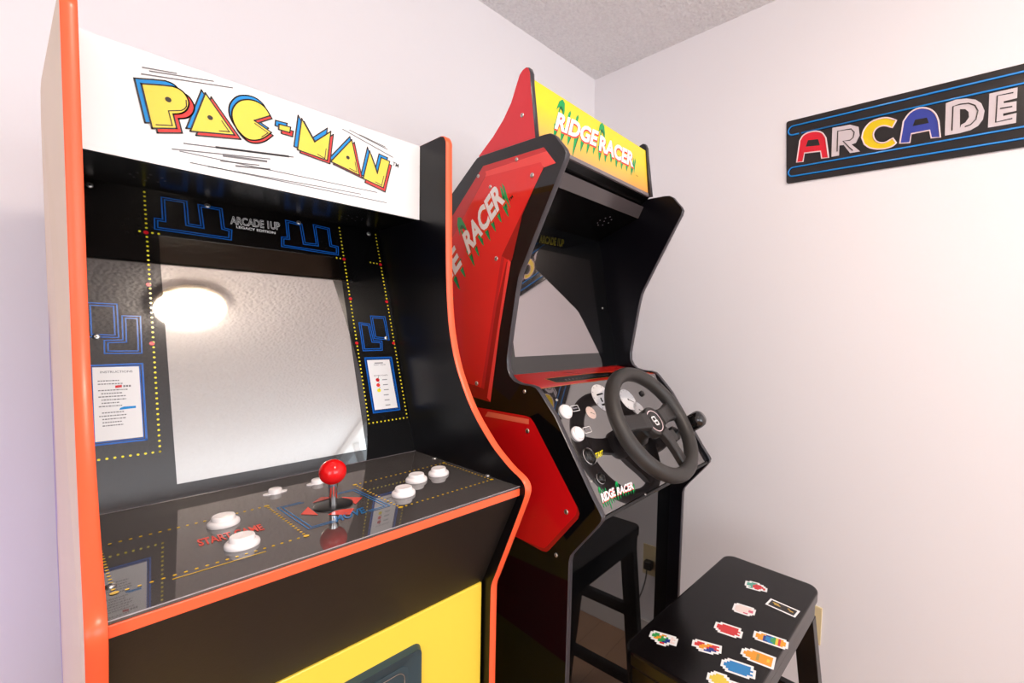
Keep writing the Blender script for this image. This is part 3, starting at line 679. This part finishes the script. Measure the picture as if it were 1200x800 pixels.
A = MB(); q = zp([(632,284),(660,289),(633,275.5)])
gold = ink('ink_gold', rgb(92, 84, 24)); logo(A, PZ, q, gold, K_blk, .0008);  A.build('bezel_artwork', bzl)
screw(bzl, PZ.P(PZ.at(706,361), .0), PZ.n, .003)
SH0, SH1 = (.6395, -.1300), (yB_(-.116), -.1165)
shelf = plate('shelf_panel', SH0, SH1, ink('shelf_red', rgb(206,34,30), rough=.15), .005, flip=1)
PH = Plane(RP(0, SH0[0], SH0[1]), RX_, RY_*(SH1[0]-SH0[0]) + RZ_*(SH1[1]-SH0[1]))
A = MB(); hp = lambda pts: [PH.at(*p) for p in pts]
A.poly(PH, hp([(638,444),(700,437),(764,434.5),(762,435.8),(662,448),(652,448)]), K_blk, .0004)
A.stroke(PH, hp([(632,455.5),(766,437)]), .0022, ink('ink_orange', rgb(240,150,60)), .0005); A.stroke(PH, hp([(640,443.6),(700,436.5),(765,433.8)]), .002, MATS['ink_orange'], .0005)
A.stroke(PH, hp([(638,444),(652,448.3),(662,448),(765,435.5)]), .002, MATS['ink_orange'], .0006)
for k in range(14):
    s = k/14; a_ = Vector(PH.at(664,445.6)).lerp(Vector(PH.at(716,439.3)), s); A.stroke(PH, [a_, (a_[0]+.006, a_[1]+.010)], .003, K_text, .0006)
A.build('shelf_artwork', shelf)
DK0, DK1 = (.4720, -.3545), (.6395, -.1300)
rd = plate('control_deck', DK0, DK1, M_rdeck, .010, flip=1)
PE = Plane(RP(0, DK0[0], DK0[1]), RX_, RY_*(DK1[0]-DK0[0]) + RZ_*(DK1[1]-DK0[1]))
A = MB(); ep = lambda pts: [PE.at(*p) for p in pts]
gaugew = ink('gauge_white', rgb(226,222,222), rough=.1); gaugep = ink('gauge_cream', rgb(232,206,196), rough=.1); gaugeb = ink('gauge_grey', rgb(196,194,198), rough=.1)
dlen = Vector((DK1[0]-DK0[0], DK1[1]-DK0[1])).length
def gauge(c, r, m, hand=True):
    G = MB(); G.disc(PE, c, r, m, .0005, 36)
    for i in range(11):
        a = math.radians(-50 + i*28); p0 = (c[0]+r*.84*math.cos(a), c[1]+r*.84*math.sin(a)); p1 = (c[0]+r*.94*math.cos(a), c[1]+r*.94*math.sin(a)); G.stroke(PE, [p0, p1], r*.05, K_text, .0008)
    if hand: G.stroke(PE, [c, (c[0]+r*.6, c[1]-r*.35)], r*.08, K_out, .0009); G.disc(PE, c, r*.1, K_out, .0009)
    G.build('gauge_dial', rd)
g1 = PE.at(707,466); gauge((g1[0]-.002, g1[1]), .037, gaugew, False)
gauge(PE.at(692.5,483.5), .0155, gaugep); gauge(PE.at(736,468), .030, gaugew); gauge(PE.at(749,480), .022, gaugeb)
# H gate drawing of the gear shift
q = ep([(703,462.5),(711,460.5)]); A.stroke(PE, ep([(699,463),(706,461)]), .004, K_blk, .001); A.stroke(PE, ep([(703.5,466),(706,471)]), .005, K_blk, .001); A.stroke(PE, ep([(705,474.5),(710,473.5)]), .005, K_blk, .001)
for cc, bx in (((663.5,482),(675,480.5)), ((678,508),(686,505))):
    q0 = PE.at(*cc); b0 = (q0[0]+.020, q0[1]+.003)
    A.stroke(PE, rrect(b0[0], b0[0]+.024, b0[1]-.0065, b0[1]+.0065, .001, 1), .0012, K_wht, .0006, True)
    A.stroke(PE, [(b0[0]+.004, b0[1]), (b0[0]+.020, b0[1])], .003, K_text, .0006)
text(A, PE, 'START', *ep([(697.5,538),(706.5,533.5),(697,531.5)]), K_dot, .0008, .03)
ridge(A, PE, ep([(706,588.5),(721,580.5),(703.5,579)]), ep([(723.5,580),(742,572.5),(722.5,571.5)]), .0006, K_red)
A.build('deck_artwork', rd)
for c, nm in (((662.5,482.5),'button'), ((676.5,508.5),'button')):
    p = PE.P(PE.at(*c), 0); mb = MB(); r = .0165
    mb.lathe(p, PE.n, [(r,0),(r,.003),(r*.93,.0048),(r*.84,.0052)], M_white, 40, cap=False); b = mb.build(nm, rd)
    k = MB(); k.lathe(p, PE.n, [(r*.82,.002),(r*.82,.0075),(r*.72,.009),(.0002,.0094)], M_white, 36, cap=False); k.build('plunger', b)
for c, r in (((690,535),.019), ((703,561),.0125)):
    p = PE.P(PE.at(*c), 0); mb = MB()
    mb.lathe(p, PE.n, [(r,0),(r,.002),(r*.94,.003),(r*.88,.003),(r*.86,.0012)], M_dark, 40, cap=False)
    mb.lathe(p, PE.n, [(r*.95,.0032),(r*.90,.0034)], M_chrome, 40, cap=False)
    mb.lathe(p, PE.n, [(r*.86,.0012),(r*.7,.001),(r*.66,.006),(r*.5,.0085),(.0002,.0085)], M_dark, 40, cap=False)
    b = mb.build('key_socket', rd); k = MB(); k.lathe(p, PE.n, [(r*.42,.0085),(r*.40,.010),(r*.3,.010),(r*.28,.0088)], M_rub2, 28, cap=False); k.build('socket_ring', b)
p = PE.P(PE.at(752,461), 0); mb = MB(); mb.lathe(p, PE.n, [(.008,0),(.008,.004),(.006,.005),(.0002,.005)], M_dark, 20, cap=False); mb.build('sensor_button', rd)
for c in ((652.5,468.5),(693,563.5),(756,579),(765.5,442)): screw(rd, PE.P(PE.at(*c), 0), PE.n, .003)
plate('deck_edge', (.4705,-.3560), (.585,-.420), M_black, .006, flip=1)
plate('lower_front_panel', (.579,-1.25), (.579,-.400), M_gloss, .010, flip=1)
mb = MB(); mb.mesh([RP(x,y,z) for x in (ia,ib) for y,z in ((1.07,-1.28),(1.07,.18),(1.055,.18),(1.055,-1.28))], [(0,1,5,4),(1,2,6,5),(2,3,7,6),(3,0,4,7),(0,3,2,1),(4,5,6,7)], M_black); mb.build('back_panel', race)

# steering wheel
PWc = Vector(RP(.9285, 0, 0))
wc2 = PE.at(767,493); off = .060
WPl = Plane(PE.P((0,0), off), PE.a, PE.b)
cw = WPl.at(765.3,494.5); Wc = WPl.P(cw); wn = PE.n; wa, wb = PE.a, PE.b
sw = MB(); sw.lathe(PE.P((cw[0], cw[1]), 0), wn, [(.034,0),(.034,.012),(.026,.020),(.024,off-.012)], M_dark, 32); wheel = sw.build('steering_wheel', race)
RR, rr = .1300, .0172
rim = MB(); N = 72
rim.tube([Wc + wa*RR*math.cos(2*math.pi*i/N) + wb*RR*math.sin(2*math.pi*i/N) for i in range(N)], rr, M_rub, 18, closed=True, up=wn); rim = rim.build('rim', wheel)
hub = MB(); hub.lathe(Wc, wn, [(.030,-.020),(.036,-.014),(.0365,.004),(.034,.008),(.0295,.0085),(.029,.0065),(.0002,.0065)], M_rub2, 40, cap=False); hub = hub.build('hub', wheel)
em = MB(); PHb = Plane(Wc + wn*.0066, wa, wb)
NN = 40
for i in range(NN):
    a0, a1 = 2*math.pi*i/NN, 2*math.pi*(i+1)/NN
    em.face([PHb.P((r*math.cos(a), r*math.sin(a)), .0003) for r, a in ((.0250,a0),(.0268,a0),(.0268,a1),(.0250,a1))], K_pink)
em.stroke(PHb, rrect(-.008,.006,-.001,.010,.002,2), .003, K_wht, .0005, True); em.stroke(PHb, rrect(-.004,.009,-.010,.000,.002,2), .003, K_wht, .0006, True)
em.build('hub_emblem', hub)
def spoke(ang0, w0, w1, split=False):
    a = math.radians(ang0); dr = wa*math.cos(a) + wb*math.sin(a); pr2 = -wa*math.sin(a) + wb*math.cos(a)
    s = MB(); secs = []
    for t, w, zz in ((.028, w0, .003), (.05, w0*.9, .002), (.085, w1*.9, -.004), (.112, w1*1.05, -.008), (.128, w1*1.25, -.005)):
        c_ = Wc + dr*t + wn*zz; secs.append([c_ + pr2*w + wn*.006, c_ + pr2*w*.85 + wn*.0095, c_ - pr2*w*.85 + wn*.0095, c_ - pr2*w + wn*.006, c_ - pr2*w - wn*.007, c_ + pr2*w - wn*.007])
    pts = [p for q in secs for p in q]; n = 6
    s.mesh(pts, [(k*n+i, k*n+(i+1) % n, (k+1)*n+(i+1) % n, (k+1)*n+i) for k in range(len(secs)-1) for i in range(n)] + [tuple(range(n))[::-1], tuple(range((len(secs)-1)*n, len(secs)*n))], M_rub2)
    return s.build('spoke', wheel, bevel=.002)
spoke(8, .021, .023); spoke(172, .021, .020); spoke(-68, .016, .014)
mb = MB()
for i in range(N//24):
    pass
cx_, cy_ = .052, -.052
mb.slab(WPl, [(cw[0]+x, cw[1]+y) for x, y in ((.046,-.030),(.066,-.030),(.070,-.050),(.058,-.060),(.044,-.052))], M_rub2, .012, -.012); mb.build('paddle_switch', wheel)
# gear shifter right of the wheel
gb = PE.P(PE.at(790,508), 0)
gs = MB(); gs.lathe(gb, PE.n, [(.020,0),(.020,.004),(.014,.010),(.006,.014),(.006,.045)], M_dark, 28); gear = gs.build('gear_shifter', race)
gs = MB(); gs.lathe(gb, PE.n, [(.0130,.036),(.0190,.042),(.0215,.055),(.0220,.080),(.0200,.090),(.014,.096),(.0002,.098)], M_gloss, 32, cap=False); gs.build('knob', gear)

# ================================================================== STOOL
SZ = CH - .64
sx_0, sx_1, sy_0, sy_1 = .729, 1.252, .252, .497
stool = thing('stool', 'low black wooden stool with pixel stickers on its seat, in front of the driving cabinet', 'stool', ((sx_0+sx_1)/2, (sy_0+sy_1)/2, 0))
PT = Plane((0, 0, SZ), (1, 0, 0), (0, 1, 0))
sb = MB(); sb.slab(PT, rrect(sx_0, sx_1, sy_0, sy_1, .030, 8), M_stool, .032, -.032); seat = sb.build('seat', stool, bevel=.006)
LY = .022
def leg_pt(xe, ye, k):      # centre of a leg, k = 0 under the seat, 1 on the floor
    return Vector((xe + (-.012 if xe < 1 else .016)*k, ye + (-.078 if ye < .37 else .052)*k, (SZ-.070)*(1-k)))
for xe in (sx_0+.030, sx_1-.030):
    for ye in (sy_0+.028, sy_1-.034):
        t, b_ = leg_pt(xe, ye, 0), leg_pt(xe, ye, 1); lg = MB(); h1, h2 = Vector((.015, 0, 0)), Vector((0, .024, 0))
        pts = [t-h1-h2, t+h1-h2, t+h1+h2, t-h1+h2, b_-h1-h2, b_+h1-h2, b_+h1+h2, b_-h1+h2]
        lg.mesh(pts, [(0,1,2,3),(7,6,5,4),(0,4,5,1),(1,5,6,2),(2,6,7,3),(3,7,4,0)], M_stool); lg.build('leg', stool, bevel=.002)
    for k in (.36, .76):
        p0, p1 = leg_pt(xe, sy_0+.028, k), leg_pt(xe, sy_1-.034, k)
        c = MB(); c.box((p0.x-.010, p0.y, p0.z-.018), (p0.x+.010, p1.y, p0.z+.018), M_stool); c.build('crossbar', stool, bevel=.002)
c = MB(); c.slab(PT, rrect(sx_0+.004, sx_1-.004, sy_0+.004, sy_1-.004, .028, 8), M_stool, .038, -.070); c.build('apron', stool, bevel=.003)
# white-edged pixel stickers: plain colour patches, stepped edges
def pixel_patch(name, ctr, ang, rows, cols, label, cell=.0048):
    """rows: strings of colour keys, ' ' = empty; a white border follows the outline"""
    mb = MB(); ca, sa = math.cos(ang), math.sin(ang); H_, W_ = len(rows), max(len(r) for r in rows)
    def q(i, j, g=0): x = (j - W_/2)*cell; y = (H_/2 - i)*cell; return (ctr[0] + x*ca - y*sa, ctr[1] + x*sa + y*ca)
    on = lambda i, j: 0 <= i < H_ and 0 <= j < len(rows[i]) and rows[i][j] != ' '
    for i in range(-1, H_+1):
        for j in range(-1, W_+1):
            if on(i, j): m, l = cols[rows[i][j]], .0006
            elif any(on(i+a, j+b) for a in (-1,0,1) for b in (-1,0,1)): m, l = K_wht, .0005
            else: continue
            mb.face([PT.P(q(i+a, j+b), l) for a, b in ((0,0),(0,1),(1,1),(1,0))], m)
    o = mb.build(name, stool)
    if label: o['label'] = label
    return o
S_r = ink('sticker_red', rgb(214,52,56)); S_b = ink('sticker_blue', rgb(40,130,196)); S_o = ink('sticker_orange', rgb(240,160,44)); S_g = ink('sticker_green', rgb(60,160,84))
S_w = ink('sticker_pale', rgb(244,224,218)); S_t = ink('sticker_teal', rgb(90,170,150)); S_y = ink('sticker_yellow', rgb(232,204,70)); S_p = ink('sticker_pink', rgb(214,96,120)); S_n = ink('sticker_navy', rgb(44,64,140)); S_k = ink('sticker_black', rgb(30,26,24)); S_go = ink('sticker_gold', rgb(186,150,70))
cols = dict(r=S_r, b=S_b, o=S_o, g=S_g, w=S_w, t=S_t, y=S_y, p=S_p, n=S_n, k=S_k, a=S_go)
tp = lambda u, v: PT.at(u, v)
def ang(p, q): a, b = tp(*p), tp(*q); return math.atan2(b[1]-a[1], b[0]-a[0])
hx = ang((866,745),(902,765))
pixel_patch('sticker', tp(886,687), ang((874,684),(900,691)), ['  ttt    ','ttttrrr  ','tttrrrrr ','tttrrrrrr','  trrrr r',' tt rr   '], cols, 'teal and red sticker nearest the wall')
pixel_patch('sticker', tp(872,714.5), ang((861,712),(886,720)), [' wwwwww ','wwwwwwww','wwwwwwpp','wwwwwwpp','wwwwwww ',' wwwpp  '], cols, 'pale pink sticker')
pixel_patch('sticker', tp(917,712), ang((900,704),(934,719)), ['kkkkkkkkkkkk','kaaakkkkakkk','kkaaakkkkaak','kkkkkkkkkkkk','kkkkkkkkkkkk'], cols, 'black rectangular sticker with gold marks')
pixel_patch('sticker', tp(853.5,738), ang((838,733),(871,744)), ['  rrrrrrr','rrrrrrrrr ','rrrrrrrrrr','rrrrrrrrr ',' rrrrrrrrr','  rrrrrr '], cols, 'red sticker')
pixel_patch('sticker', tp(903,749.5), ang((886,745),(921,757)), ['  oonnbgyro ','ooonbbggyroo','ooonbbggyroo','ooonbbggyroo',' oonnbbgyro '], cols, 'rainbow striped sticker')
pixel_patch('sticker', tp(777,749), ang((762,745),(792,754)), [' gg oo  w ','gggog g ww','ggooggnnw ',' oogggnnww','   ggnn   ','    rr    '], cols, 'green, orange and navy sticker at the left corner')
pixel_patch('sticker', tp(828,758.5), ang((810,754),(846,764)), [' rrr oorrr','rrrooorrr ','rrooornnrr','  oownnnn ','   wnnn   '], cols, 'red, skin tone and navy sticker')
pixel_patch('sticker', tp(888,770), ang((870,764),(907,778)), ['   oooooooo',' ooooaooooo','oooooaoooyo','oooooaoooyo',' ooooaooooo','   oooooooo'], cols, 'orange sticker')
pixel_patch('sticker', tp(865,783), ang((846,778),(884,791)), ['  bbbbbbbb ',' bbbbbbbbb ','bbbbbbbbbbb','bbbbbbbbbb ',' bbbbbbbbbb','  bbbbbbb  '], cols, 'bright blue sticker')
pixel_patch('sticker', tp(849,799), ang((834,794),(868,806)), ['  yyy      ',' yyyyy     ','yyyyyyy oo ','yyyyyyyoooo',' yyyyyyooo ','  yyy      '], cols, 'yellow sticker at the near edge')

# ================================================================== WALL SIGN
sgn = thing('wall_sign', 'long black tin sign with outlined letters ARCADE and blue tube lines', 'sign', (XR-.004, .20, CH+.60))
SO = Plane((XR-.006, 0, CH), (0, -1, 0), (0, 0, 1))
so = lambda pts: [SO.at(*p) for p in pts]
zs = lambda p: zpx(p, 900, 60, 4.0)
zt_ = lambda p: zpx(p, 1050, 60, 8.0)
c4 = so([(921.5,142.5),(1200,74.2),(1200,172),(921.5,215.2)])
ext = .10
TLc, TRc, BRc, BLc = [Vector(p) for p in c4]
TRc = TRc + (TRc - TLc).normalized()*ext; BRc = BRc + (BRc - BLc).normalized()*ext
def rounded(pts, r, n=5):
    out = []; P = [Vector(p) for p in pts]
    for i in range(len(P)):
        a = (P[i-1]-P[i]).normalized(); b = (P[(i+1) % len(P)]-P[i]).normalized(); p0, p1 = P[i]+a*r, P[i]+b*r
        for k in range(n+1): t = k/n; out.append(tuple(p0*(1-t)**2 + P[i]*2*t*(1-t) + p1*t*t))
    return out
mb = MB(); mb.slab(SO, rounded([TLc, TRc, BRc, BLc], .008), M_sign, .004, -.004); sgb = mb.build('sign_board', sgn, bevel=.001)
A = MB()
def sw_(s_, z): a = TLc.lerp(TRc, s_); b = BLc.lerp(BRc, s_); return a.lerp(b, z)
s0_ = .022
for za0, za1 in ((.10,.24),(.76,.90)):
    r_ = (sw_(0,za1)-sw_(0,za0)).length/2
    ln = [tuple(sw_(1.0-s0_*1, za0)), tuple(sw_(s0_+.01, za0))]
    c_ = sw_(s0_+.01, (za0+za1)/2); ex = (TRc-TLc).normalized(); ey = Vector((-ex.y, ex.x))
    arc = [tuple(c_ - ex*r_*math.sin(math.pi*k/10) + ey*r_*math.cos(math.pi*k/10)) for k in range(11)]
    if za0 < .5: path = ln[:1] + arc + [tuple(sw_(.06,za1))]; path2 = [tuple(sw_(.07,za1)), tuple(sw_(1-s0_,za1))]
    else: path = [tuple(sw_(.86,za0))] + arc + [tuple(sw_(1-s0_,za1))]; path2 = [tuple(sw_(.875,za0)), tuple(sw_(1-s0_,za0))]
    for pth in (path, path2): A.tube([SO.P(q, .0022) for q in pth], .0026, K_tube, 8, up=SO.n)
A.build('tube_line', sgn)
def outl(name, pts, fill, closed=True, edge=K_pink, w=.0045, z=zs, hole=None, inner=None, ic=K_out):
    q = so(z(pts)); mb = MB(); mb.slab(SO, q, fill, .0016, 0)
    if edge: mb.tube([SO.P(p, .0022) for p in q], w/2, edge, 6, closed=True, up=SO.n)
    if hole: mb.poly(SO, so(z(hole)), M_sign, .0019); 
    if inner:
        for pth in inner: mb.tube([SO.P(p, .0022) for p in so(z(pth))], .0016, ic, 6, up=SO.n)
    return mb.build(name, sgn)
outl('letter', [(135,522)] + catmull([(150,420),(165,396),(190,382),(225,376),(255,384),(272,408)], 3) + [(285,500),(252,503),(247,470),(172,478),(165,518)], K_sr, hole=[(178,448),(188,418),(235,413),(244,441)])['label'] = 'red letter A'
outl('letter', [(298,495),(302,360),(385,345),(425,355),(430,395),(412,430),(392,437),(432,470),(385,478),(355,440),(335,442),(333,489)], K_sc, edge=None, inner=[[(325,470),(328,375),(390,365),(405,380),(400,405),(385,418),(352,422),(385,455),(398,466)]])['label'] = 'silver letter R'
outl('letter', catmull([(440,405),(450,370),(480,335),(520,318),(560,313),(602,325)], 3) + catmull([(583,360),(545,350),(510,362),(494,392),(508,423),(545,430),(585,408)], 3) + catmull([(602,432),(575,450),(530,460),(480,455),(452,437)], 3), K_sy)['label'] = 'yellow letter C'
outl('letter', [(618,433)] + catmull([(635,330),(665,290),(710,268),(755,272),(785,295),(800,330)], 3) + [(808,405),(765,408),(758,372),(672,388),(665,430)], K_sb, hole=[(678,352),(690,322),(745,312),(754,337)])['label'] = 'blue letter A'
outl('letter', [(458,792),(468,490),(560,455),(660,445),(745,455),(800,490),(830,560),(815,640),(770,700),(700,740),(600,768)], K_sc, edge=None, z=zt_, hole=[(600,720),(600,545),(650,545),(680,570),(685,620),(650,670),(612,690)], inner=[[(525,745),(535,520),(600,500),(680,490),(740,510),(768,560),(750,640),(700,690),(645,710)]])['label'] = 'silver letter D'
outl('letter', [(862,718),(875,400),(1140,340),(1135,440),(1010,470),(1010,490),(1130,470),(1128,560),(1005,585),(1005,610),(1130,580),(1125,672)], K_sc, edge=None, z=zt_, inner=[[(1100,390),(950,420),(935,668),(1090,632)],[(975,540),(1090,520)]])['label'] = 'silver letter E'

# wall outlet behind the stool
ot = thing('wall_outlet', 'cream wall outlet with a plug and cord, low on the right wall behind the stool', 'outlet', (XR, .354, .285))
mb = MB(); mb.box((XR-.006, .318, .285), (XR, .390, .412), M_plate); mb.build('cover_plate', ot, bevel=.002)
mb = MB(); mb.box((XR-.034, .334, .318), (XR-.006, .368, .352), M_dark); mb.build('plug', ot, bevel=.003)
mb = MB(); pth = [Vector((XR-.030, .350 - .035*(1-math.cos(k*.35)) , .325 - .30*k/9)) for k in range(10)]
mb.tube(pth, .003, M_rub2, 8); mb.build('cord', ot)
